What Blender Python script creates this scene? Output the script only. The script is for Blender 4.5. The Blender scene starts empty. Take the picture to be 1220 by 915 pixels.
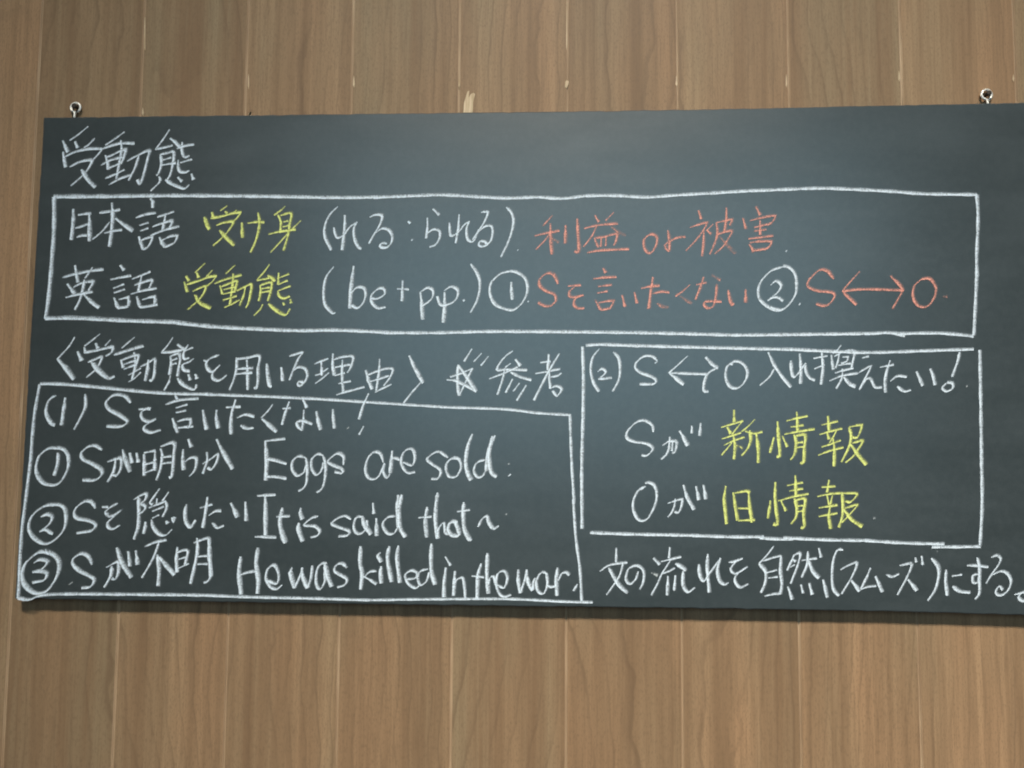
import bpy, math, random
from mathutils import Matrix, Vector
random.seed(7)
S = bpy.context.scene
COL = S.collection

# ------------------------------------------------------------------ frame of reference
# wall frame: x right, y up, z out of the wall (metres); blender = (x, -z, y + H)
H = 1.25
def W(x, y, z): return Vector((x, -z, y + H))
F, YAW, PITCH, ROLL, CX, CY, CD = 950.02, 0.04622, 0.07376, 0.00743, 0.48119, 0.144, 0.73635
def rot(y, p, r):
    return Matrix.Rotation(y, 3, 'Y') @ Matrix.Rotation(p, 3, 'X') @ Matrix.Rotation(r, 3, 'Z')
CAMR = rot(YAW, PITCH, ROLL)
cam_d = bpy.data.cameras.new('camera'); cam = bpy.data.objects.new('camera', cam_d); COL.objects.link(cam)
C3 = Matrix(((1, 0, 0), (0, 0, -1), (0, 1, 0)))
cam.matrix_world = Matrix.Translation(W(CX, CY, CD)) @ (C3 @ CAMR).to_4x4()
cam_d.sensor_width = 36.0; cam_d.lens = F / 1220 * 36; cam_d.clip_end = 100; cam_d.clip_start = .01
S.camera = cam

# ------------------------------------------------------------------ world, lamps, exposure
wd = bpy.data.worlds.new('World'); S.world = wd; wd.use_nodes = True
wd.node_tree.nodes['Background'].inputs[0].default_value = (1.0, .88, .76, 1)
wd.node_tree.nodes['Background'].inputs[1].default_value = .075
def area(name, pos, target, sx, sy, power, colr, spread=180):
    d = bpy.data.lights.new(name, 'AREA'); d.shape = 'RECTANGLE'; d.size = sx; d.size_y = sy
    d.energy = power; d.color = colr; d.spread = math.radians(spread)
    o = bpy.data.objects.new(name, d); COL.objects.link(o)
    p = W(*pos); o.location = p
    o.rotation_euler = (W(*target) - p).to_track_quat('-Z', 'Y').to_euler()
    return o
# ceiling tube light in front of and above the board
area('ceiling_tube_lamp', (0.62, 4.1, 3.4), (0.66, -.42, 0), 1.2, 0.5, 12.5, (1.0, .92, .79), 26)
# unseen cool area light added behind the camera for the board's sheen
area('sheen_fill_light', (0.62, .74, 2.5), (0.56, 0.05, 0), 2.2, 1.2, 17, (.50, .82, 1.0))
S.view_settings.view_transform = 'Standard'; S.view_settings.look = 'None'
S.view_settings.exposure = 0; S.view_settings.gamma = 1
S.cycles.filter_width = 2.0

# ------------------------------------------------------------------ helpers
def mesh_obj(name, verts, faces, mats, parent=None, smooth=False, uvs=None, midx=None):
    me = bpy.data.meshes.new(name); me.from_pydata([tuple(v) for v in verts], [], faces)
    for m in (mats if isinstance(mats, (list, tuple)) else [mats]): me.materials.append(m)
    if smooth: me.polygons.foreach_set('use_smooth', [True] * len(me.polygons))
    if midx: me.polygons.foreach_set('material_index', midx)
    if uvs:
        uv = me.uv_layers.new(name='UVMap')
        for l in me.loops: uv.data[l.index].uv = uvs[l.vertex_index]
    me.update()
    o = bpy.data.objects.new(name, me); COL.objects.link(o)
    if parent: o.parent = parent
    return o
class N:
    """tiny node-graph writer"""
    def __init__(s, name):
        s.m = bpy.data.materials.new(name); s.m.use_nodes = True; s.t = s.m.node_tree
        s.b = s.t.nodes['Principled BSDF']; s.out = s.t.nodes['Material Output']
    def n(s, typ, props=None, **ins):
        k = s.t.nodes.new(typ)
        for a, v in (props or {}).items(): setattr(k, a, v)
        for a, v in ins.items():
            a = a.replace('_', ' ') if not a.startswith('i') or not a[1:].isdigit() else int(a[1:])
            s.set(k.inputs[a], v)
        return k
    def set(s, sock, v):
        if isinstance(v, bpy.types.NodeSocket): s.t.links.new(v, sock)
        elif isinstance(v, bpy.types.Node): s.t.links.new(v.outputs[0], sock)
        else: sock.default_value = v
    def math(s, op, a, b=0.0, c=0.0, clamp=False):
        return s.n('ShaderNodeMath', {'operation': op, 'use_clamp': clamp}, i0=a, i1=b, i2=c)
    def mapping(s, vec, scale, loc=(0, 0, 0)):
        return s.n('ShaderNodeMapping', None, Vector=vec, Scale=scale, Location=loc)
    def noise(s, vec, scale, detail=2.0, rough=.5, dist=0.0):
        return s.n('ShaderNodeTexNoise', None, Vector=vec, Scale=scale, Detail=detail, Roughness=rough, Distortion=dist)
    def ramp(s, fac, stops, interp='LINEAR'):
        k = s.n('ShaderNodeValToRGB', None, Fac=fac); k.color_ramp.interpolation = interp
        el = k.color_ramp.elements
        while len(el) < len(stops): el.new(.5)
        for e, (p, c) in zip(el, stops):
            e.position = p; e.color = tuple(c) + (1,) if isinstance(c, (list, tuple)) else (c, c, c, 1)
        return k
    def mix(s, fac, a, b, mode='MIX'):
        k = s.n('ShaderNodeMix', {'data_type': 'RGBA', 'blend_type': mode})
        s.set(k.inputs[0], fac); s.set(k.inputs[6], a); s.set(k.inputs[7], b)
        class R: pass
        return k.outputs[2]
def c4(*c): return tuple(c) + (1,)

# ------------------------------------------------------------------ materials
def wood_mat():
    g = N('walnut_laminate')
    geo = g.n('ShaderNodeNewGeometry'); oi = g.n('ShaderNodeObjectInfo')
    off = g.n('ShaderNodeCombineXYZ', None, X=0.0, Y=g.math('MULTIPLY', oi.outputs['Random'], 37.0), Z=g.math('MULTIPLY', oi.outputs['Random'], 11.0))
    P = g.n('ShaderNodeVectorMath', {'operation': 'ADD'}, i0=geo.outputs['Position'], i1=off).outputs[0]
    # cathedral figure: contour lines of a stretched noise
    base = g.noise(g.mapping(P, (8, 8, 1.6)), 1.0, 1.0, .4)
    wob = g.noise(g.mapping(P, (16, 16, 13)), 1.0, 2.5, .55)
    sx = g.n('ShaderNodeSeparateXYZ', None, Vector=P)
    v = g.math('ADD', g.math('MULTIPLY', sx.outputs[0], 62.0), g.math('ADD', g.math('MULTIPLY', base, 11.0), g.math('MULTIPLY', wob, 1.25)))
    fr = g.math('FRACT', v)
    line = g.ramp(fr, [(0.0, .10), (.10, .0), (.60, .06), (.84, .34), (.93, 1.0), (.985, .85), (1.0, .15)])
    mask = g.ramp(g.noise(g.mapping(P, (24, 24, 3.2)), 1.0, 2.0), [(.36, .12), (.60, 1.0)])
    line = g.math('MULTIPLY', line.outputs[0], mask.outputs[0])
    streak = g.noise(g.mapping(P, (60, 60, 1.3)), 1.0, 4.0, .62, .15)
    streak2 = g.noise(g.mapping(P, (210, 210, 3.0)), 1.0, 3.0, .6)
    fib = g.noise(g.mapping(P, (700, 700, 26)), 1.0, 2.0, .65)
    pore = g.noise(g.mapping(P, (900, 900, 300)), 1.0, 1.0, .6)
    patch = g.noise(g.mapping(P, (9, 9, 2.6)), 1.0, 3.0, .55)
    c = g.mix(g.ramp(patch, [(.36, 0.0), (.64, 1.0)]).outputs[0], c4(.400, .248, .140), c4(.300, .230, .140))
    c = g.mix(g.ramp(streak, [(.32, 0.0), (.66, 1.0)]).outputs[0], c4(.235, .148, .084), c)
    c = g.mix(g.ramp(streak2, [(.30, .42), (.52, .08), (.70, 0.0)]).outputs[0], c, c4(.200, .124, .070))
    c = g.mix(g.math('MULTIPLY', line, .46), c, c4(.125, .080, .049))
    c = g.mix(g.ramp(fib, [(.28, .42), (.5, .08), (.72, 0.0)]).outputs[0], c, c4(.17, .108, .064))
    c = g.mix(g.ramp(pore, [(.32, .34), (.48, 0.0)]).outputs[0], c, c4(.15, .098, .06))
    tone = g.math('MULTIPLY_ADD', oi.outputs['Random'], .16, .92)
    c = g.mix(1.0, c, g.n('ShaderNodeCombineXYZ', None, X=tone, Y=tone, Z=tone).outputs[0], 'MULTIPLY')
    g.set(g.b.inputs['Base Color'], c)
    g.set(g.b.inputs['Roughness'], g.math('MULTIPLY_ADD', fib, .2, .42))
    g.b.inputs['Specular IOR Level'].default_value = .22
    bp = g.n('ShaderNodeBump', None, Strength=.12, Distance=.0004, Height=g.math('SUBTRACT', fib, g.math('MULTIPLY', line, .8)))
    g.set(g.b.inputs['Normal'], bp)
    return g.m
def groove_mat():
    g = N('pale_groove'); geo = g.n('ShaderNodeNewGeometry')
    n1 = g.noise(g.mapping(geo.outputs['Position'], (30, 30, 9)), 1.0, 3.0, .6)
    c = g.ramp(n1, [(.30, (.29, .19, .112)), (.52, (.37, .25, .152)), (.74, (.52, .38, .25))])
    g.set(g.b.inputs['Base Color'], c); g.b.inputs['Roughness'].default_value = .6
    return g.m
def chip_mat():
    g = N('bare_ply'); geo = g.n('ShaderNodeNewGeometry')
    n1 = g.noise(g.mapping(geo.outputs['Position'], (900, 900, 60)), 1.0, 2.0, .6)
    g.set(g.b.inputs['Base Color'], g.ramp(n1, [(.3, (.45, .33, .20)), (.7, (.70, .57, .40))]))
    g.b.inputs['Roughness'].default_value = .8
    return g.m
def board_mat():
    g = N('chalkboard_paint'); tc = g.n('ShaderNodeTexCoord'); P = tc.outputs['Object']
    big = g.noise(g.mapping(P, (4, 4, 6)), 1.0, 3.0, .55, .6)
    wipe = g.noise(g.mapping(P, (9, 9, 34)), 1.0, 3.0, .6, .4)
    fine = g.noise(P, 700.0, 2.0, .7)
    mott = g.noise(P, 160.0, 2.0, .6)
    dust = g.math('MULTIPLY', g.ramp(big, [(.35, .15), (.7, 1.0)]).outputs[0], g.ramp(wipe, [(.3, .35), (.7, 1.0)]).outputs[0])
    c = g.mix(g.math('MULTIPLY', dust, .034), c4(.028, .039, .043), c4(.68, .80, .88))
    c = g.mix(g.ramp(fine, [(.3, .30), (.6, 0.0)]).outputs[0], c, c4(.016, .024, .026))
    c = g.mix(g.ramp(mott, [(.4, 0.0), (.8, .016)]).outputs[0], c, c4(.6, .66, .68))
    g.set(g.b.inputs['Base Color'], c)
    g.set(g.b.inputs['Roughness'], g.math('MULTIPLY_ADD', wipe, .05, .265))
    g.b.inputs['Specular IOR Level'].default_value = 1.0
    g.set(g.b.inputs['Normal'], g.n('ShaderNodeBump', None, Strength=.10, Distance=.0003, Height=fine))
    return g.m
def edge_mat():
    g = N('painted_board_edge'); P = g.n('ShaderNodeTexCoord').outputs['Object']
    g.set(g.b.inputs['Base Color'], g.ramp(g.noise(P, 240.0, 3.0, .6), [(.35, (.022, .024, .024)), (.8, (.05, .045, .038))]))
    g.b.inputs['Roughness'].default_value = .6
    return g.m
def chalk_mat(name, col, dens=1.0):
    g = N(name); P = g.n('ShaderNodeTexCoord').outputs['Object']; uv = g.n('ShaderNodeSeparateXYZ', None, Vector=g.n('ShaderNodeUVMap').outputs[0])
    v = uv.outputs[1]
    prof = g.ramp(v, [(0.0, 0.0), (.12, .72), (.26, .95), (.44, .74), (.66, .42), (.86, .20), (1.0, 0.0)])
    gr = g.noise(P, 760.0, 2.0, .7)
    gr2 = g.noise(P, 210.0, 2.0, .6)
    grain = g.math('ADD', g.math('MULTIPLY', gr, .75), g.math('MULTIPLY', gr2, .50))     # about .6 mean
    a = g.math('MULTIPLY', prof.outputs[0], 1.25 * dens)
    a = g.math('ADD', a, g.math('MULTIPLY', g.math('SUBTRACT', grain, .66), g.math('MULTIPLY', prof.outputs[0], 2.9)))
    a = g.math('MINIMUM', g.math('MAXIMUM', a, 0.0), .97)
    g.set(g.b.inputs['Base Color'], col + (1,)); g.b.inputs['Roughness'].default_value = .95
    g.b.inputs['Specular IOR Level'].default_value = .1
    g.set(g.b.inputs['Alpha'], a)
    return g.m
def metal_mat(name, col, r, met=1.0):
    g = N(name); g.set(g.b.inputs['Base Color'], col + (1,)); g.b.inputs['Metallic'].default_value = met
    P = g.n('ShaderNodeTexCoord').outputs['Object']
    g.set(g.b.inputs['Roughness'], g.math('MULTIPLY_ADD', g.noise(P, 500.0), .2, r))
    return g.m
WOOD, GROOVE, CHIP, BOARD, EDGE = wood_mat(), groove_mat(), chip_mat(), board_mat(), edge_mat()
CHK = {'w': chalk_mat('white_chalk', (.70, .80, .90), .93), 'y': chalk_mat('yellow_chalk', (.76, .83, .27), .88), 'o': chalk_mat('orange_chalk', (.84, .38, .31), .72)}
CHKF = {'w': chalk_mat('faint_white_chalk', (.78, .86, .90), .42), 'y': chalk_mat('faint_yellow_chalk', (.78, .80, .30), .45), 'o': chalk_mat('faint_orange_chalk', (.72, .36, .30), .38)}
STEEL = metal_mat('bright_steel', (.88, .87, .82), .34, .45); NAILM = metal_mat('dark_nail', (.06, .05, .04), .45, .6)

# ------------------------------------------------------------------ pixel of the photograph -> point on a plane
def ray(px, py):
    return CAMR @ Vector(((px - 610) / F, (457.5 - py) / F, -1.0))
CAMP = Vector((CX, CY, CD))
def on_plane(px, py, P0, Nn):
    d = ray(px, py); return CAMP + d * ((P0 - CAMP).dot(Nn) / d.dot(Nn))
def on_wall(px, py, z=0.0): return on_plane(px, py, Vector((0, 0, z)), Vector((0, 0, 1)))

# ------------------------------------------------------------------ wall of narrow planks
wall = mesh_obj('wall', [W(-1.4, -1.25, -.0011), W(2.4, -1.25, -.0011), W(2.4, 1.25, -.0011), W(-1.4, 1.25, -.0011),
                         W(-1.4, -1.25, -.03), W(2.4, -1.25, -.03), W(2.4, 1.25, -.03), W(-1.4, 1.25, -.03)],
                [(0, 1, 2, 3), (5, 4, 7, 6), (4, 0, 3, 7), (1, 5, 6, 2), (3, 2, 6, 7), (4, 5, 1, 0)], GROOVE)
wall['kind'] = 'structure'
G0, GS = .08331, .10364
def plank_mesh(x0, x1):
    gp, bv = .0006, .0007
    a, b = x0 + gp, x1 - gp
    prof = [(a, -.0010), (a, -bv), (a + bv, 0), (b - bv, 0), (b, -bv), (b, -.0010)]
    vs = [(x, -z, y) for y in (-1.25, 1.25) for x, z in prof]
    n = len(prof); fs = [(i, i + 1, n + i + 1, n + i) for i in range(n - 1)] + [(n - 1, 0, n, 2 * n - 1)]
    fs += [tuple(range(n - 1, -1, -1)), tuple(range(n, 2 * n))]
    return vs, fs
vs, fs = plank_mesh(-GS / 2, GS / 2)
pm = mesh_obj('plank', vs, fs, [WOOD, GROOVE], wall, midx=[0, 1, 0, 1, 0, 0, 0, 0])
pm.location = (G0 - GS / 2 - 9 * GS, 0, H)
planks = {}
for k in range(-8, 22):
    o = pm.copy(); COL.objects.link(o); o.parent = wall; o.location = (G0 + GS * (k - .5), 0, H); planks[k] = o
def chip(pts, z=.0004, name='bare_chip', label=None):
    q = [on_wall(px, py, z) for px, py in pts]; n = len(q)
    vs = [W(p.x, p.y, z) for p in q] + [W(p.x, p.y, -.0008) for p in q]
    if sum(q[i].x * q[(i + 1) % n].y - q[(i + 1) % n].x * q[i].y for i in range(n)) < 0: vs = vs[:n][::-1] + vs[n:][::-1]
    fs = [tuple(range(n))] + [(i, n + i, n + (i + 1) % n, (i + 1) % n) for i in range(n)]
    o = mesh_obj(name, vs, fs, CHIP, wall)
    if label: o['label'] = label
    return o
chip([(552, 134), (553, 122), (557, 109), (559, 108), (558.5, 116), (561, 112), (564, 110.5), (566, 112), (563.5, 122), (563, 134)], label='torn patch of bare pale wood above the board')
chip([(673, 104), (673.5, 97), (675.5, 95.5), (677.6, 97), (677, 101), (675, 105)])
for x, y0, y1, w in ((421.5, 90, 104, 1.5), (547, 92, 105, 1.2), (806, 90, 103, 1.2), (937, 88, 104, 1.3), (1071.3, 84, 97, 1.5), (296, 88, 106, 1.0), (170, 128, 138, 1.6), (1207.5, 88, 97, 1.6), (297.5, 134, 137.5, 3), (675, 0, 60, .8), (172.5, 20, 60, 1.0)):
    chip([(x - w * .3, y0 + 3), (x, y0), (x + w * .4, y0 + 4), (x + w * .7, y1 - 4), (x + w * .2, y1), (x - w * .6, y1 - 3)])

# ------------------------------------------------------------------ the blackboard
AR, TI, T, HV = .00247, .0105, .0066, .45
U = Vector((math.cos(AR), math.sin(AR), 0)); V = Vector((-math.sin(AR), math.cos(AR), -TI)).normalized(); NN = U.cross(V).normalized()
P0 = Vector((0, 0, T + TI * HV))                     # bottom left corner of the writing face
def tob(v): return Vector((v.x, -v.z, v.y))
board = bpy.data.objects.new('blackboard', None); COL.objects.link(board); board.empty_display_size = .05
Ub, Vb, Nb = tob(U), tob(V), tob(NN)
M = Matrix((Ub, -Nb, Vb)).transposed().to_4x4(); M.translation = W(*P0); board.matrix_world = M
board['label'] = 'frameless dark grey blackboard with chalk notes hanging on wood panelling'; board['category'] = 'blackboard'
def bl(px, py):                                      # photo pixel -> (u, v) metres on the writing face
    d = on_plane(px, py, P0, NN) - P0; return d.dot(U), d.dot(V)
RX = bl(1178, 118)[0] + bl(87, 130)[0] + .016               # eye screws sit symmetrically
outline = [bl(*p) for p in [(52, 140), (200, 138), (400, 135.8), (676, 132.5), (900, 129), (1060, 125.3), (1220, 122)]]
outline += [(RX - .002, outline[-1][1] + .0001), (RX, outline[-1][1] - .002)]
low = [bl(*p) for p in [(17.5, 713.5), (200, 716.5), (400, 719.5), (700, 723.5), (900, 726), (1060, 728.5), (1220, 733)]]
outline += [(RX + .0015, low[-1][1] + .001), (RX - .001, low[-1][1])] + low[::-1]
mid = [bl(*p) for p in [(24.5, 600), (33, 450), (43, 290)]]
outline += mid
fine_o = []
for i, p in enumerate(outline):                       # slightly worn, uneven rim
    a, b = Vector(p), Vector(outline[(i + 1) % len(outline)]); m = max(1, int((b - a).length / .006))
    for k in range(m):
        q = a.lerp(b, k / m)
        if k: q += Vector((random.gauss(0, .00018), random.gauss(0, .00018)))
        fine_o.append(tuple(q))
outline = fine_o[::-1]
# round the front rim slightly: inner ring proud, outer ring 1 mm back
cu = sum(p[0] for p in outline) / len(outline); cv = .225
def ring(d, y): 
    r = []
    n = len(outline)
    for i, p in enumerate(outline):
        a, b = Vector(outline[i - 1]), Vector(outline[(i + 1) % n]); t = (b - a).normalized(); nn = Vector((-t.y, t.x))
        if nn.dot(Vector((cu, cv)) - Vector(p)) < 0: nn = -nn
        q = Vector(p) + nn * d; r.append((q.x, y, q.y))
    return r
n = len(outline)
vs = ring(.0010, 0) + ring(.0002, .0004) + ring(0, .0012) + ring(0, .0062)
fs = [tuple(range(n))]; mi = [0]
for k in range(3):
    for i in range(n):
        j = (i + 1) % n; fs.append((k * n + i, (k + 1) * n + i, (k + 1) * n + j, k * n + j)); mi.append(0 if k == 0 else 1)
fs.append(tuple(range(4 * n - 1, 3 * n - 1, -1))); mi.append(1)
mesh_obj('writing_panel', vs, fs, [BOARD, EDGE], board, midx=mi)

# eye screws in the top edge, nails of the wall through their rings
def tube(path, r, seg=10, closed=False):
    vs, fs = [], []; n = len(path)
    for i, p in enumerate(path):
        p = Vector(p); a = Vector(path[i - 1] if (i or closed) else path[0]); b = Vector(path[(i + 1) % n] if (i < n - 1 or closed) else path[-1])
        t = (b - a).normalized(); s = t.cross(Vector((0, 1, 0))); s = s.normalized() if s.length > .01 else Vector((1, 0, 0)); q = s.cross(t)
        rr = r[i] if isinstance(r, list) else r
        for k in range(seg):
            an = 2 * math.pi * k / seg; vs.append(p + s * math.cos(an) * rr + q * math.sin(an) * rr)
    for i in range(n if closed else n - 1):
        for k in range(seg):
            j = (i + 1) % n; fs.append((i * seg + k, i * seg + (k + 1) % seg, j * seg + (k + 1) % seg, j * seg + k))
    if not closed: fs += [tuple(range(seg - 1, -1, -1)), tuple(range((n - 1) * seg, n * seg))]
    return vs, fs
def eye_screw(px, pyc, r, wire, shaft_px, lean, label):
    u, v = bl(px, pyc); us, vs_ = bl(*shaft_px)
    y = .0033
    gap = math.radians(66)
    path = [(us, y, vs_ - .004), (us, y, vs_), (u + (us - u) * .4, y, v - r * 1.05)]
    for k in range(23):
        an = -math.pi / 2 - k / 22 * (2 * math.pi - math.radians(14)); path.append((u + r * math.cos(an), y + .0010 * k / 22, v + r * math.sin(an)))
    vv, ff = tube(path, [wire * .95] * 3 + [wire] * 20 + [wire * .95, wire * .8, wire * .55], 12)
    o = mesh_obj('eye_screw', vv, ff, STEEL, board, smooth=True); o['label'] = label
    # collar where the shank enters the wood
    # nail
    c = board.matrix_world @ Vector((u + .0004, 0, v + .0002))
    rr = .0025; vs2, fs2 = [], []
    prof = [(0.0001, -.0072), (rr * .8, -.0070), (rr, -.0065), (rr, -.0060), (.0015, -.0056), (.0015, .004)]
    for rad, yy in prof:
        for k in range(14):
            an = 2 * math.pi * k / 14; vs2.append(Vector((c.x + rad * math.cos(an), yy, c.z + rad * math.sin(an))))
    for i in range(len(prof) - 1):
        for k in range(14): fs2.append((i * 14 + k, i * 14 + (k + 1) % 14, (i + 1) * 14 + (k + 1) % 14, (i + 1) * 14 + k))
    org = Vector((c.x, 0, c.z))
    o = mesh_obj('nail', [q - org for q in vs2], fs2, NAILM); o.location = org
    return o
nl = eye_screw(87.5, 126.2, .0046, .0011, (86.5, 136.5), 0, 'bright eye screw near the left corner')
nl['label'] = 'dark nail through the left eye screw of the blackboard'; nl['category'] = 'nail'; nl['group'] = 'nails the board hangs on'
nr = eye_screw(1178, 110.8, .0047, .0011, (1179.2, 122), 0, 'bright eye screw near the right corner')
nr['label'] = 'dark nail through the right eye screw of the blackboard'; nr['category'] = 'nail'; nr['group'] = 'nails the board hangs on'

# ------------------------------------------------------------------ chalk
def smooth_pts(pts, step=1.6):
    P = [Vector(p) for p in pts]
    if len(P) < 3: return lin(pts, step)
    closed = (P[0] - P[-1]).length < 6
    out = []
    for i in range(len(P) - 1):
        p1, p2 = P[i], P[i + 1]
        p0 = P[i - 1] if i else p1 * 2 - p2
        p3 = P[i + 2] if i + 2 < len(P) else p2 * 2 - p1
        m = max(2, int((p2 - p1).length / step))
        for k in range(m):
            t = k / m
            out.append(.5 * ((2 * p1) + (p2 - p0) * t + (2 * p0 - 5 * p1 + 4 * p2 - p3) * t * t + (3 * p1 - p0 - 3 * p2 + p3) * t ** 3))
    out.append(P[-1]); return out
def lin(pts, step=3.0):
    P = [Vector(p) for p in pts]; out = []
    for a, b in zip(P, P[1:]):
        m = max(2, int((b - a).length / step)); out += [a.lerp(b, k / m) for k in range(m)]
    out.append(P[-1])
    for _ in range(1):                               # ease the corners a touch
        out = [out[0]] + [(out[i - 1] + out[i] * 4 + out[i + 1]) / 6 for i in range(1, len(out) - 1)] + [out[-1]]
    return out
NIB = Vector((.72, -.69))                             # long side of the chalk tip, pixels (down is +y): towards upper right
def ribbon(pts, heavy, long_line, zlev, vs, fs, uvs):
    n = len(pts); tot = sum((pts[i + 1] - pts[i]).length for i in range(n - 1)); acc = 0.0; base = len(vs)
    ph = random.random() * 6
    tx = (pts[-1] - pts[0]).normalized() if tot else Vector((1, 0))
    prev = None
    for i, p in enumerate(pts):
        a, b = pts[max(i - 1, 0)], pts[min(i + 1, n - 1)]
        t = (b - a)
        t = t.normalized() if t.length > 1e-6 else Vector((1, 0))
        nn = Vector((-t.y, t.x))
        d = nn.dot(NIB)
        h = (1.0 + 1.12 * abs(d)) * (HV_ if heavy else 1.0) * (BX if long_line else 1.0)
        h *= 1 + .10 * math.sin(acc * .21 + ph) + random.uniform(-.06, .06)
        if not long_line:
            e = min(acc, tot - acc); h *= min(1.0, .62 + e / 5.0)
        if i: acc += (p - pts[i - 1]).length
        sgn = 1 if d >= 0 else -1                     # nn*sgn points to the faint upper right side
        if abs(d) < .12 and prev is not None: sgn = prev
        prev = sgn
        off = nn * sgn
        q0, q1 = p - off * h * .95, p + off * h * (1.0 + (.35 + 1.0 * max(0.0, (470 - p.x) / 470)) * abs(d))
        z = zlev - 3e-8 * acc * 10
        if i and sgn != last: # flip side: duplicate the row so the profile swaps cleanly
            vs.extend([(*_l(p - nn * last * h * .95), z), (*_l(p + nn * last * h * 1.12), z)]); uvs.extend([(acc, 0), (acc, 1)])
            k = len(vs); fs.append((k - 4, k - 3, k - 1, k - 2)) 
            vs.extend([(*_l(q0), z), (*_l(q1), z)]); uvs.extend([(acc, 0), (acc, 1)])
        else:
            vs.extend([(*_l(q0), z), (*_l(q1), z)]); uvs.extend([(acc, 0), (acc, 1)])
            if i: k = len(vs); fs.append((k - 4, k - 3, k - 1, k - 2))
        last = sgn
def _l(p): return bl(p.x, p.y)
HV_ = 1.22; BX = .9
NAMES = {'c': 'chalk_character', 'w': 'chalk_word', 'm': 'chalk_mark', 'b': 'chalk_box'}
COLW = {'y': 'yellow chalk', 'o': 'orange chalk'}
def build_chalk(text):
    global HV_, BX
    ox = oy = 0; sc = 1; lev = 0; nb = 0
    for line in text.strip().splitlines():
        line = line.strip()
        if line[0] == '@': ox, oy, sc = map(float, line[1:].split()); continue
        head, body = line.split('|'); col, kind = head.split()
        HV_ = 1.42 if kind == 'w' else 1.2
        if kind == 'b': BX = (1.02, .82, 1.0)[nb]; nb += 1
        groups = {0: ([], [], []), 1: ([], [], [])}
        for st in body.split(';'):
            st = st.strip(); heavy = faint = sm = False
            if not st: continue
            while st[0] in '*~f':
                heavy |= st[0] == '*'; sm |= st[0] == '~'; faint |= st[0] == 'f'; st = st[1:]
            pts = [(ox + float(a) / sc, oy + float(b) / sc) for a, b in (q.split(',') for q in st.split())]
            P = smooth_pts(pts) if (sm or kind == 'b') else lin(pts, 5.0)
            lev = (lev + 1) % 24
            ribbon(P, heavy, kind == 'b', 1.5e-4 + lev * 1.2e-5, *groups[1 if faint else 0])
        vs, fs, uvs = groups[0][0] + groups[1][0], list(groups[0][1]), groups[0][2] + groups[1][2]
        k0 = len(groups[0][0]); mi = [0] * len(fs) + [1] * len(groups[1][1]); fs += [tuple(i + k0 for i in f) for f in groups[1][1]]
        V3 = [(u, -z, v) for u, v, z in vs]
        o = mesh_obj(NAMES[kind], V3, fs, [CHK[col], CHKF[col]], board, uvs=uvs, midx=mi)
        if col in COLW: o['label'] = COLW[col] + ' ' + {'c': 'character', 'w': 'word', 'm': 'mark'}[kind]
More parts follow.
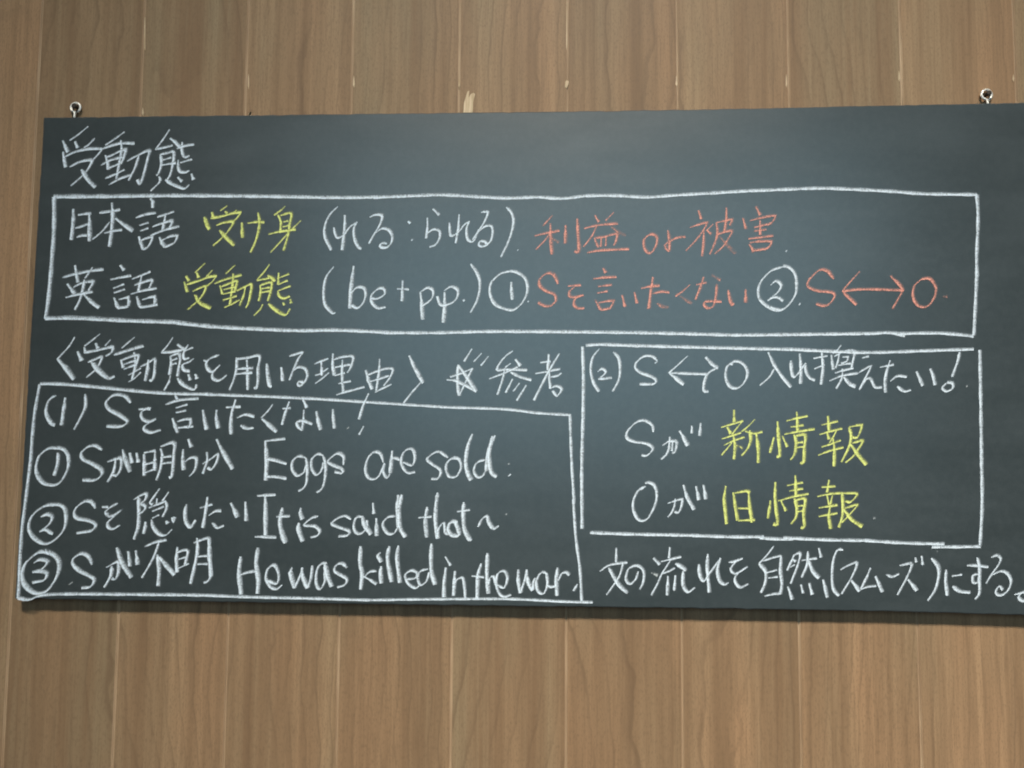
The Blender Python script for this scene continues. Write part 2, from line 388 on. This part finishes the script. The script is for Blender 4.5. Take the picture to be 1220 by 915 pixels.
GLYPHS = """
@60 130 6.1
w c|275,125 210,180 140,228;90,228 105,275 125,315;178,235 195,285;~325,212 290,250 245,280;92,310 98,370 108,425;~110,345 180,312 280,292 380,290;~380,290 345,335 305,375;~140,422 200,390 260,375 300,378 285,420 240,480 150,560;~225,440 265,510 325,572
w c|540,165 480,210 400,262;~380,290 450,265 520,250 612,252;512,225 520,300 500,400 480,510;400,335 415,390 420,440;~405,352 450,335 500,310 545,298 535,350 515,400;~370,408 430,375 525,350;~415,432 460,415 505,395;~400,505 470,475 540,440;~425,552 500,510 590,478;~560,378 620,345 715,305 705,370 685,450 655,545 630,515;~645,340 615,430 570,520
w c|868,150 820,225 765,295;~765,295 830,280 890,265;870,215 905,240 940,280;~800,330 806,400 785,470 770,480;~800,330 850,320 895,315 890,400 870,480 850,515;812,372 880,352;810,408 912,392;960,240 952,300 965,345 985,352 1010,338;~920,288 980,268 1045,258;~930,370 928,420 940,455 980,460 1010,445;945,390 1030,365;~790,490 795,530 730,597;~835,515 880,545 950,575 980,575 1010,548;925,495 955,530;*1025,470 1038,515
@40 235 6.1
w c|*288,85 285,200 272,310;325,130 420,118;*405,115 405,320;~305,225 345,215 395,195;~315,292 350,280 390,280
w c|~480,115 560,105 630,92;*570,40 575,150 565,260 550,360;~555,180 500,250 430,305;595,155 650,200 720,250;515,262 580,245 645,240
w c|850,10 868,35 865,78;~745,150 810,128 890,115;770,205 835,185;775,245 835,225;765,285 775,325 795,380;765,325 810,300 870,285 850,335 830,368 795,380;~900,145 960,125 1020,105;960,125 950,180 935,250;~865,215 920,195 1005,175 985,232;~850,278 950,240 1060,212;915,290 930,335 955,362;930,315 990,285 1050,275 1030,335 955,362
w c|~210,585 300,560 400,540 510,525;300,495 320,620;430,510 395,565 375,590;245,630 285,690 295,705;~290,655 350,625 430,618 400,680;~370,600 355,680 335,750 300,818;235,730 290,715 430,688;365,705 410,760 475,808
w c|*630,495 655,535;560,600 640,583 710,572;580,662 660,632;585,695 665,670;585,730 600,775 610,810 690,795;620,745 695,725 690,790;715,595 780,570 850,540;785,570 775,620 760,690;~735,640 790,620 860,605 840,665;705,705 790,680 895,662;750,720 760,770 775,805 900,780;790,745 885,718 880,775
@210 235 6.1
y c|370,62 320,98;*258,108 270,150;355,105 370,120;440,92 410,115;~250,155 330,140 400,120 475,108;~475,108 440,155 410,180;*~205,145 220,200 240,235;~292,205 350,185 415,182 380,245 330,300 268,355;~315,240 355,290 420,352
y c|*478,185 480,295;520,190 580,180 640,182;~595,112 605,190 590,280 565,350 540,402
y c|795,65 760,100 710,130;740,130 765,180 755,260;~760,132 835,118 825,200 810,290 780,388;780,180 815,172;775,215 820,205;672,270 750,250 870,235;905,170 830,240 750,330 685,400
y c|210,478 135,548;70,575 90,610;150,548 160,585;265,530 220,580;~75,635 170,605 240,580 295,572;295,572 260,620 215,650;58,615 70,660 80,690;~120,685 170,660 215,650 190,715 140,770 82,815;~135,710 170,770 250,810
y c|430,492 360,555;~280,628 350,600 475,565;415,555 410,650 390,780;318,640 335,705;~330,650 390,625 440,610 435,650 425,690;345,672 425,652;340,705 425,685;340,748 440,718;350,802 400,780 460,745;~440,680 490,655 545,635 540,700 525,770 505,805;505,650 490,720 460,790
y c|680,488 640,545 588,605;588,605 650,595 690,580;665,570 690,585 720,610;610,640 615,690 600,755;~610,640 690,620 685,690 665,755;620,665 680,655;620,692 680,682;745,550 740,635;735,590 820,558;740,635 810,605;~740,680 745,715 780,735 825,720;740,680 830,645;630,780 610,820 565,862;~670,775 720,820 790,855 830,812;775,765 785,785;830,740 835,770
@370 235 6.1
w m|~200,68 140,130 105,210 105,290 150,385
w c|*250,130 250,200 240,300 230,385;~170,220 180,270 200,295 245,270 290,215 340,180;~340,180 315,230 320,300 345,360 370,375
w c|~430,145 470,128 520,135 510,190 470,260 425,338;~470,260 520,228 570,240 595,290 580,345 540,368 505,358 520,335 555,335
w m|*710,175 725,190;735,308 741,314
w c|890,85 935,130;850,150 850,230 840,300;~845,265 890,235 935,245 940,290 915,340 865,362
w c|1080,125 1075,230 1055,335;~1010,185 1015,265 1030,280 1080,245 1120,200 1155,175;~1155,175 1135,230 1140,300 1165,322 1190,310 1225,235
w m|~170,505 115,580 95,680 105,780 160,842 180,835
w w|*315,500 300,600 290,700 285,808;~295,700 340,655 390,665 400,720 375,780 335,805 300,785;~435,735 490,735 540,700 530,665 490,665 445,710 445,765 490,805 545,798
w m|630,665 715,670;*670,605 665,755
w w|*800,690 808,780 815,890;~795,690 850,658 890,680 880,740 810,790;*975,690 975,800 965,912;~970,680 1020,650 1070,675 1065,730 1030,765 950,785 920,720;1110,745 1118,755
@560 245 6.1
w m|~5,425 50,490 72,570 55,680 5,778
w c|~80,50 105,45 130,50 110,110 60,190 20,250;~60,190 110,150 155,150 165,195 150,260 100,295 65,290 75,260 110,262 120,280
w m|~265,12 305,60 315,140 280,260 225,375
w m|345,322 350,326
o c|600,72 530,150;470,220 560,198 650,182;*585,130 585,240 595,355;580,205 540,260 480,320;f595,235 645,270;*695,142 692,275;*780,95 785,220 795,345 760,330
o c|908,70 935,120;1045,50 985,110;830,165 930,140 1075,130;920,150 890,220 825,300;f1030,155 1070,190 1130,218;905,235 925,290 935,300;~905,235 980,225 1065,205 1060,260 1045,290;955,235 950,300;990,230 985,295;~850,342 950,325 1155,315
w c|~300,475 220,495 155,560 145,640 180,715 250,750 320,755 390,690 418,610 400,530 340,485 290,475;*300,555 300,620 308,685
w m|420,695 426,699
o c|~640,570 610,505 560,492 510,530 505,580 550,620 610,645 625,690 590,725 545,730 495,705
o c|712,585 805,578;~760,590 725,620 722,655 750,665 825,650;~825,650 770,670 755,715 780,745 830,745
o c|*968,455 985,490;895,532 980,522 1065,518;930,588 1030,575;925,635 1000,622;910,685 935,735 950,760 1020,745;935,705 1055,685 1020,745
o c|*1105,650 1125,735;*1195,630 1212,710
@740 240 6.1
o w|~205,240 170,270 165,320 185,365 215,372 250,330 262,270 235,240 205,240;~340,210 350,280 350,360 320,320 370,280 410,262 468,258
o c|562,65 582,130;500,190 570,165 635,145 600,210 540,290 470,360;600,205 600,300 588,400;670,165 620,215;625,210 655,240;~690,155 700,210 690,280 645,385;690,155 755,140 815,125 790,175;765,45 765,130 750,225;~690,245 740,225 805,215 780,270 740,330 680,382;f715,255 770,320 830,380
o c|980,38 1010,100;*885,120 905,200;935,140 1030,115 1130,98 1100,155 1060,170;965,190 1060,165;965,215 1055,205;1010,140 1010,245;925,272 1105,250;930,310 960,355 955,372;935,300 1000,290 1100,288 1080,330 1050,345 955,358
w m|1198,358 1204,362
o c|145,632 215,615 280,612;*232,550 215,660 200,780;~230,670 290,655 350,662;f~262,740 300,765 345,770
o c|*500,605 450,650 395,688;f430,690 515,745
o c|545,605 620,590;*600,550 575,630 540,715;f655,535 722,575;~695,600 690,680 670,760 630,775 605,755 610,730 660,725 730,730
o c|*~778,645 790,710 805,750 820,740;*905,640 905,735
@880 250 4.0667
w c|~215,275 150,300 100,365 100,430 150,475 200,488 245,455 278,400 275,320 245,280 215,272;*150,470 200,488 215,478;~155,365 180,345 205,365 190,400 140,440;~140,440 165,425 190,425 215,442
w m|293,455 298,458
o c|~460,335 430,298 390,292 345,335 335,370 380,392 450,400 465,420 440,455 410,465 375,455
o m|~500,395 600,385 800,390;585,300 500,395 570,460;735,320 800,385 745,480
o c|~885,335 850,370 845,425 870,465 910,468 945,430 955,380 925,335 885,335
o m|f990,420 1010,422
@40 395 6.1
w m|300,40 260,110 170,205;*175,205 230,270 290,350
w c|485,15 430,60 370,105;*318,145 345,215;370,115 375,155;450,85 465,125;560,60 520,105;~370,155 450,140 560,115 578,120;~578,105 570,150 525,178;~395,225 440,205 495,185 480,235 450,280 385,335;*~420,225 470,290 540,340 590,325
w c|735,40 640,120;*~585,170 680,140 800,105;730,150 745,240 715,350;635,205 650,265;~640,210 700,185 760,175 755,215 745,245;655,240 745,210;655,275 745,240;690,318 780,265;690,365 725,350 780,295;~780,255 830,230 880,200 880,260 875,320 860,358 845,350;*835,205 830,270 810,360
w c|1015,42 975,105 930,155;~930,155 1000,150 1080,135;1045,95 1095,135;*995,180 1000,240 985,315;~995,180 1050,160 1065,200 1055,260 1045,325;1005,210 1045,195;1005,240 1040,230;~1125,95 1090,160 1095,200 1130,190;1100,140 1160,115;~1165,195 1130,220 1085,240 1090,280 1135,290;995,320 985,370 950,428;~1045,340 1080,385 1150,420 1175,415 1185,385;*1125,310 1135,355;*1175,310 1185,345
w m|~165,465 120,490 90,560 95,620 125,670 155,685;*230,480 215,580 200,680;~375,455 375,550 340,630 295,712
w c|~705,520 665,475 610,460 560,475 525,525 550,570 620,610 680,655 650,685 600,693 530,690
w c|765,565 850,565;~855,555 800,570 780,610 800,645 845,655 890,635 850,655 810,685 805,715 850,735 925,715
w c|1030,465 1045,500;~960,530 1060,500 1200,488;1035,555 1120,530;1035,590 1110,575;1010,630 1025,685 1045,735;1045,655 1090,640 1145,635 1140,690 1120,700;1050,700 1160,690
@190 390 6.1
w c|~435,200 370,225 340,260 350,305 385,320 440,275;320,240 345,250;~440,275 390,330 385,370 420,388 460,370 488,345
w c|~560,220 560,300 540,380 510,455;~555,232 640,222 725,210 715,300 715,380 705,445 690,435;635,235 640,330 640,455;550,305 680,295;555,340 675,330
w c|*~780,265 785,350 800,425 815,425;*885,290 895,390
w c|~945,210 990,195 1040,185 1010,230 970,320 945,385;~965,320 1010,290 1060,305 1075,350 1055,400 1020,425 1005,415 1015,395 1045,400
w c|*315,600 325,670 340,745;*415,600 410,660 425,735
w c|485,582 590,578;*555,525 525,620 515,700 520,778;~565,658 620,635 690,650;~590,715 630,735 685,732
w c|825,560 790,610 740,660;*745,665 790,710 850,760
w c|895,590 955,588;*945,540 915,620 890,710;*1045,525 1070,585;1050,600 1045,690 1035,750;~1035,750 1005,720 1000,690 1040,680 1110,705
w c|*1140,610 1150,680 1170,745
@350 395 6.1
w c|*285,565 285,620 295,705
w c|150,235 200,215 250,195;155,318 190,310 250,265;200,215 205,320;155,378 195,350 255,298;*285,160 280,240 295,320;~290,205 350,185 430,185 415,260 390,300;300,260 350,250 410,240;295,320 370,300;355,205 350,300 360,440;325,378 415,360;310,460 370,440 515,402
w c|*525,280 540,350 570,420;~530,320 600,290 670,270 720,275 700,335 655,395;625,200 620,300 600,430;550,365 620,345 690,320;590,442 640,415 710,382
w m|*840,175 875,260 940,375;*930,365 870,430 800,520
w m|*545,450 500,550 475,638;*510,688 475,750;f385,705 400,695
@510 400 6.1
w m|*~220,210 215,300 218,380 228,435;228,435 270,345 325,235;325,235 250,270 160,300;135,320 200,325 290,370 350,405;*220,215 280,300 350,405;*320,95 262,188;*390,128 332,190;*440,150 385,218
w c|~615,110 560,150 505,230 510,250 570,245 720,250;*635,170 670,220;600,200 560,230;445,312 520,285 600,250 650,225;560,235 545,310 505,430;~600,265 670,300 750,322;*615,315 565,415;*665,345 620,405;*715,360 645,472
w c|815,195 890,185;*878,135 870,250;780,275 860,262 960,240;*955,130 900,220 840,330 770,470;885,250 880,300 890,385;~890,300 940,290 968,270;~885,385 930,365 970,385 960,415 935,435 905,400
@680 400 6.1
w m|~208,95 160,160 145,250 165,340 205,405;~195,262 225,240 255,262 235,290 200,315;~200,315 250,310 298,305;~310,118 350,170 358,260 345,330 305,405
w c|~630,185 610,200;~628,180 590,150 530,150 480,190 470,235 510,270 580,295 620,325 600,350 500,352
w m|710,270 850,275 990,280;850,145 780,210 710,270;*720,275 820,355;*980,155 1020,205 1070,235;*~1060,235 1000,270 970,340 968,400 1000,405
w c|~600,700 590,650 530,615 465,635 410,700 410,745 460,770 550,785 595,815 580,850 545,872 515,868
w c|665,798 705,770;~700,770 760,765 770,790 755,850 740,845;*720,735 715,820 695,870 655,895;740,770 735,840;*790,690 850,800;*880,655 878,710;*945,635 935,728
@820 400 6.1
w c|~330,190 285,220 270,290 290,355 330,382 375,370 415,325 430,270 410,220 370,190 325,188 315,215
w c|580,120 620,210 680,300 745,375;~625,240 590,300 520,362
w c|*~745,180 750,260 765,300 800,270 855,200;*810,130 820,250 815,350;~850,200 855,260 880,305 920,325
w c|910,165 1010,145;915,240 990,210;*970,120 980,230 965,355;1110,70 1085,105 1050,130;*1040,140 1045,200 1055,245;~1060,150 1130,115 1205,115 1195,190 1185,240;1100,120 1085,200 1070,235;1120,155 1165,150 1155,190 1110,200;1090,215 1180,200;1065,270 1130,250 1200,235;1025,328 1110,290 1230,272;1120,240 1120,310 1075,385;*~1130,300 1170,350 1215,370
@990 390 6.1
w c|*225,222 275,210;185,340 230,310 300,270 260,350 205,455;~205,455 260,375 290,380 320,435 370,435
w c|355,290 455,270;*430,240 400,330 390,400 395,475;~430,390 480,355 550,360;~480,430 530,465 580,455
w c|*620,320 665,425;*720,300 740,350 755,420
w m|*~935,180 920,250 880,360;~845,400 810,440 840,465 885,440 880,405 845,400
w m|f982,425 990,430
@850 480 6.1
y c|*150,50 150,140;55,178 130,155 215,130;*100,175 125,225;205,140 165,190 130,240;60,262 130,240 200,215;75,308 140,275 225,248;*145,235 160,320 148,410;*135,290 60,380;f150,300 215,330;300,120 250,175 205,210;*~265,200 270,270 250,330 205,385;230,205 290,225 355,210;*310,220 325,330 325,435
y c|*440,250 410,362;*465,135 470,230 485,395 460,388;500,240 535,320;530,130 610,110 685,95;560,175 655,162;*605,65 612,210;515,228 610,208 735,190;*~585,230 600,290 590,370 560,415;*~590,240 665,235 660,330 655,435 635,430;605,290 650,285;605,325 650,318
y c|*832,95 840,200;785,160 905,132;770,230 850,205 935,185;*825,210 840,265;895,200 870,250 845,290;785,320 850,300 925,270;760,380 850,345 945,322;*870,260 880,350 875,460;*~985,180 1000,240 985,320 930,430;985,175 1085,155 1065,215 1045,258 1010,250;*~1010,290 1085,275 1050,340 1015,390 960,435;*995,300 1050,380 1110,450
y c|*90,605 75,700 85,790 95,880;*145,650 155,740 175,855;~155,655 240,640 260,655;*255,645 260,740 280,870;180,765 260,768;180,855 300,850
y c|*415,710 395,840;*450,575 445,680 455,790 470,890 435,880;490,710 525,785;535,600 650,578;550,640 650,622;*595,525 600,680;470,712 580,680 690,660;*~590,695 605,760 600,830 565,880;*~600,705 665,700 655,800 660,900 635,905;610,750 650,745;610,790 650,785
y c|*840,560 825,650;785,612 885,605;755,680 840,660 925,655;825,670 840,740;865,670 850,735;765,762 900,742;765,825 900,800;*850,740 835,820 850,915;*~935,650 940,750 935,830 910,905;~940,655 1040,660 1020,700 985,722 960,712;~955,765 1045,740 1000,800 935,870;*945,770 1000,850 1080,900
w m|f1160,842 1175,835
@730 490 6.1
w c|~240,545 200,570;~235,545 190,570 150,650 150,720 180,780 220,795 260,770 300,700 320,620 305,545 265,518 235,522
w c|400,668 455,650 510,632 500,690 480,742 450,730;455,635 450,690 425,745 400,770;*515,535 535,620 590,715;*605,545 625,645;*660,535 675,640
@20 510 6.1
w c|~300,150 230,150 165,200 138,285 150,355 195,405 275,415 330,375 370,290 370,210 340,160 290,145;*~298,180 295,260 270,345
w c|~620,160 565,130 510,140 468,185 480,230 550,265 615,310 610,350 560,380 478,380
w c|~660,245 750,220 760,260 750,310 725,350;*720,220 705,320 660,392;690,340 725,350;*770,155 780,220 820,320;*820,180 835,255;*870,180 880,250
w c|*925,190 925,260 925,345;925,180 1010,165;*1005,170 1000,310;930,265 1000,250;930,325 1000,300;1045,150 1060,200 1045,300 1015,378;~1045,135 1140,110 1140,200 1125,360 1110,350;1045,215 1125,205;1045,260 1125,250
@180 510 6.1
w c|*270,80 290,140;*235,155 228,220 235,305;~240,250 280,220 325,220 325,280 305,325 275,350
w c|~375,260 430,225 485,190 475,250 440,300 410,290;405,175 410,240 375,332;*475,80 510,160 590,300
@20 510 6.1
w c|~285,560 210,565 130,615 88,690 90,755 130,810 200,843 270,815 340,740 355,660 345,590 310,562 270,558;~175,645 220,630 255,650 235,700 165,755;~165,755 205,740 235,760 262,772
w c|~570,585 540,540 490,535 435,575 415,625 440,660 520,675 570,705 545,745 435,765
w c|620,575 665,575;~735,545 680,575 645,610 665,640 700,635 755,600 700,650 660,690 665,725 700,733 750,705
w c|*~885,500 885,620 880,720 850,808;~850,520 900,490 940,480 935,520 905,550 935,570 925,600 885,625;*1040,440 965,545;965,545 985,560;1020,510 1015,560;*1105,465 1060,530;960,580 1085,530;985,605 1070,570;~1080,530 1090,580 1060,645;985,655 1035,630;*935,680 935,710 920,768;~980,665 990,720 1030,770 1080,778 1130,735;*1085,675 1095,695;*1130,650 1135,690 1148,645
@180 510 6.1
w c|*~260,555 245,610 250,680 285,722 325,670
w c|355,580 445,555;*410,500 395,610 375,725;~420,635 465,605 510,602;~445,690 480,725 530,708
w c|*580,545 625,650;*685,535 690,675
w w|825,95 975,78;*830,100 840,240 832,380;~835,225 900,235 985,262;~835,355 900,355 985,368;~1120,215 1070,205 1030,240 1025,300 1060,345 1110,320 1130,265;~1125,215 1135,290 1130,390 1110,435 1070,458
@360 500 6.1
w w|~150,260 110,250 70,290 70,360 105,400 145,360 155,310;~150,255 170,330 165,430 145,500 105,528;~300,330 300,270 255,245 195,290 200,320 290,360 290,388 235,380
w w|~590,310 570,250 520,235 475,290 460,370 485,425 530,430 570,390 600,320 590,380 615,420 640,395;*655,225 640,390;~640,310 665,280 710,290;~735,310 800,330 820,270 800,215 755,220 725,270 725,330 765,385 820,380
w w|~1060,275 990,232 930,260 908,290 940,320 1005,370 990,425 938,430;~1150,285 1080,285 1045,340 1065,410 1120,410 1155,350 1140,290 1100,275
@490 500 6.1
w w|*~445,105 410,200 395,310 410,390 435,440;~540,290 480,310 455,370 480,415 515,410 545,370;*~610,115 570,200 550,290 545,370;*~590,120 565,260 580,380 620,415
w m|f695,328 715,318;*705,410 722,395
@180 510 6.1
w w|770,493 905,485;*830,495 830,780;755,790 910,795;*~955,580 935,680 950,770 975,835;910,645 1010,640
w w|*1090,580 1080,615 1098,665;*~1075,690 1070,740 1100,825;~1215,640 1165,655 1112,705 1190,715 1225,750 1210,780 1160,795
@360 500 6.1
w w|~355,725 310,700 250,720 215,755 260,780 340,810 330,840 265,848;~440,705 395,710 375,770 390,820 430,825 470,780 470,730;*~440,700 450,760 500,835;*515,605 520,685;*540,715 540,845;~680,700 620,710 585,765 620,825 665,825 700,780;*700,545 690,640 700,780;*~725,545 705,660 710,780 750,855
w w|*~910,635 895,740 905,855;845,712 940,705;*~985,530 970,650 970,760 985,865;~985,865 990,800 1030,750 1040,820 1060,830;*~1130,740 1080,745 1060,800 1090,840 1140,830 1110,740;*~1175,600 1170,700 1180,800 1215,870 1230,865;1125,668 1220,655
@490 500 6.1
w m|*~485,780 515,725 550,700 560,740 595,790 635,770
w m|f688,685 694,688
@20 600 6.1
w c|*~210,352 150,360 75,420 38,500 50,590 110,645 180,652 240,610 290,530 305,440 270,380 200,352;~125,430 165,410 220,425 185,475 115,500;~115,500 170,495 215,510 200,555 115,575
w m|f380,588 405,570
w c|~545,445 520,390 470,365 415,395 405,440 450,490 530,530 560,560 535,605 470,615
w c|650,465 720,425 740,420 740,500 720,555 690,545;*~690,455 680,530 635,610;*~725,320 760,430 830,540;*810,345 820,455;*865,340 875,445
w c|~930,312 1010,280 1090,265;~1035,280 990,400 910,540;*~1022,370 1032,490 1025,600;*1035,390 1080,450 1145,520
@200 600 6.1
w c|*70,315 60,400 65,500;~60,360 110,340 145,345 135,400 125,450;75,405 130,390;75,470 155,435;*215,250 215,360 165,582;~190,285 240,265 300,260 295,380 315,500 295,560 260,575;*295,265 310,530;215,385 285,380;215,440 290,440
w w|*~530,385 515,500 530,660;*~655,320 640,430 655,560 650,655;~520,520 580,500 650,490;~720,560 790,580 805,520 775,450 730,470 712,540 745,605 790,620 830,590
w w|*905,465 885,500 920,615;~920,615 960,530 980,465;*975,465 975,530 1015,615;~1015,615 1040,540 1050,450;~1155,430 1110,440 1080,500 1080,590 1105,620 1140,570 1140,500;*~1140,440 1160,530 1190,605
@360 600 6.1
w w|~325,465 290,435 250,445 235,490 280,520 325,550 310,590 255,608
w w|*~425,310 420,430 435,510 425,625;~540,490 490,495 445,540;445,525 540,585;*~570,355 550,375 575,425;*~575,455 570,510 575,580;*~635,310 620,400 650,570;*~700,305 690,400 710,575;~755,550 820,540 835,505 790,485 750,520 770,580 820,612 850,595;~915,475 860,490 840,540 860,590 905,560 925,500;*~940,290 935,400 940,500 965,590
w w|1040,385 1078,450;*1045,465 1030,580 1030,680;*1110,490 1100,670;~1100,620 1120,560 1165,540 1180,610 1185,685
@530 600 6.1
w w|*~265,435 240,530 235,690;195,525 285,535;*~310,360 305,500 315,655;~315,600 330,540 355,530 370,590;~380,590 430,610 455,540 430,490 385,510 375,590 400,660 440,675 480,660
w w|*535,480 530,560 550,650;~550,650 580,560 595,480;*595,480 600,570 640,630;~640,630 645,570 660,540;~745,510 700,500 665,570 680,640 720,650 745,590 740,510;~740,590 765,605 800,600;*~820,465 810,560 815,670;~825,560 850,510 880,500 905,520
w m|*~965,585 935,635
@690 610 6.1
w c|270,260 268,365;~150,430 220,385 350,365;~320,370 290,470 200,602;*~215,405 280,520 350,588
w c|~430,430 410,490 370,522 340,490 355,420 400,390 445,400 470,440 465,510 440,562
w c|*540,335 585,382;f525,440 570,462;*660,255 652,335;595,360 740,325;~665,350 620,420 600,450;~600,450 660,425 695,405;*~700,375 760,410 770,430;~600,450 570,520 525,605;*645,465 640,605;*700,460 690,570;*~755,430 755,530 790,580 840,548
w c|*~935,305 930,400 945,585;*~870,380 875,450 905,500 960,430 1030,335;*~1025,340 1005,420 1020,500 1060,525 1085,510
@860 620 6.1
w c|~50,305 100,295 150,275;~120,280 65,350 90,385 130,370 185,335;~185,335 110,390 95,440 130,485 190,462
w c|~378,185 330,250 270,315;*~270,315 315,370 315,450 285,525;~295,295 370,270 430,255;*~430,255 425,370 435,460 425,535;320,380 400,360;335,418 405,410;~310,550 370,535 425,530
w c|*525,250 500,310 475,365;~525,250 570,240 550,330 500,460;515,280 535,300;495,340 530,320;580,290 690,275;*~625,225 620,320 580,415;*~630,290 660,370 705,420;*705,200 720,270;*480,480 510,575;*575,465 590,530;*635,455 655,540;*735,430 765,560
w m|~880,215 840,215 810,290 800,400 810,500 850,548
w c|~860,358 920,325 980,310 950,400 870,535;*940,435 1000,515
w c|*1080,345 1050,420 1010,500;1010,500 1060,480 1120,475;*1115,405 1165,520
@1020 610 6.1
w c|~218,455 260,470 310,448
w c|~315,388 400,378 370,470 300,602;*375,490 440,572;*430,330 435,365;*475,320 482,385
w m|*~545,335 590,390 600,450 575,560 520,645
w c|*~655,420 650,500 662,608;695,465 770,455;*~700,540 750,575 830,585
w c|~805,388 880,390 960,400;*~880,330 895,400 895,500 895,590 865,635;~893,450 850,460 850,510 880,510 893,470
w c|~980,330 1020,315 1050,340 1030,390 980,460 945,520;~980,460 1050,430 1100,450 1125,510 1095,580 1040,605 1015,580 1040,540 1065,565
w m|~1150,600 1190,590 1220,580;*~1200,590 1180,620 1210,645 1250,630 1240,590 1215,582
w m|f122,45 135,38
w m|f585,290 595,280
@0 0 1
w b|*64,235 130,234.5 200,233.5 300,234 400,235.5 450,235;*445,235.5 490,233.5 530,232.5 600,236 640,235 670,236.5 700,233;*698,233.5 730,233 770,235 800,233 850,230 900,227;*895,227.5 970,224.5 1000,225;*1000,225 1060,228 1100,231 1164,232;*1163.5,232 1165,260 1163.5,300 1163.5,330;*1163.5,325 1162,360 1160,399.5;*64,235 64,270 61.5,310 58,350 54,380;*54,380 90,379.5 150,382.5 215,384.5;*210,385 260,390 350,394 400,393.5 460,396;*455,396.5 520,396.5 600,395 760,396.5 880,399.5;*875,399.5 960,398.5 1035,397.5;*1030,398 1060,396.5 1078,400;*1072,397.5 1120,397 1160,400.5
w b|*48,457.5 80,458.5 120,462 190,468.5 250,470;*245,470 350,474 420,478 530,485;*525,485 600,487.5 640,492 680,494.5;*47,458 40,500 36,550;*36,550 31,590 25,640 22,700 21,713;*21,713 35,714.5 60,708.5 160,708.5 250,709.5;*245,709.5 300,711.5 370,713 440,715;*435,715 500,714 600,713.5 660,716;*655,716 680,717 706,717.5;*679,494 681,550 684,600;*683,595 686,640 691,680 693,716
w b|*698,411.5 718,410.5 760,412 860,414.5 950,416.5;*945,416.5 1030,420 1100,418 1160,416;*694,413 695,450 694.5,500;*694.5,495 693,560 693.5,630;*703,634.5 740,636 830,638;*825,638 870,639.5 910,639.5;*905,641 935,642.5 945,642;*933,640.5 980,643 1035,644;*1030,644 1080,647 1125,648;*1110,651.5 1140,651.5 1168,651;*1167,417 1168,470 1169,540;*1169,535 1170,600 1167.5,650
"""
build_chalk(GLYPHS)
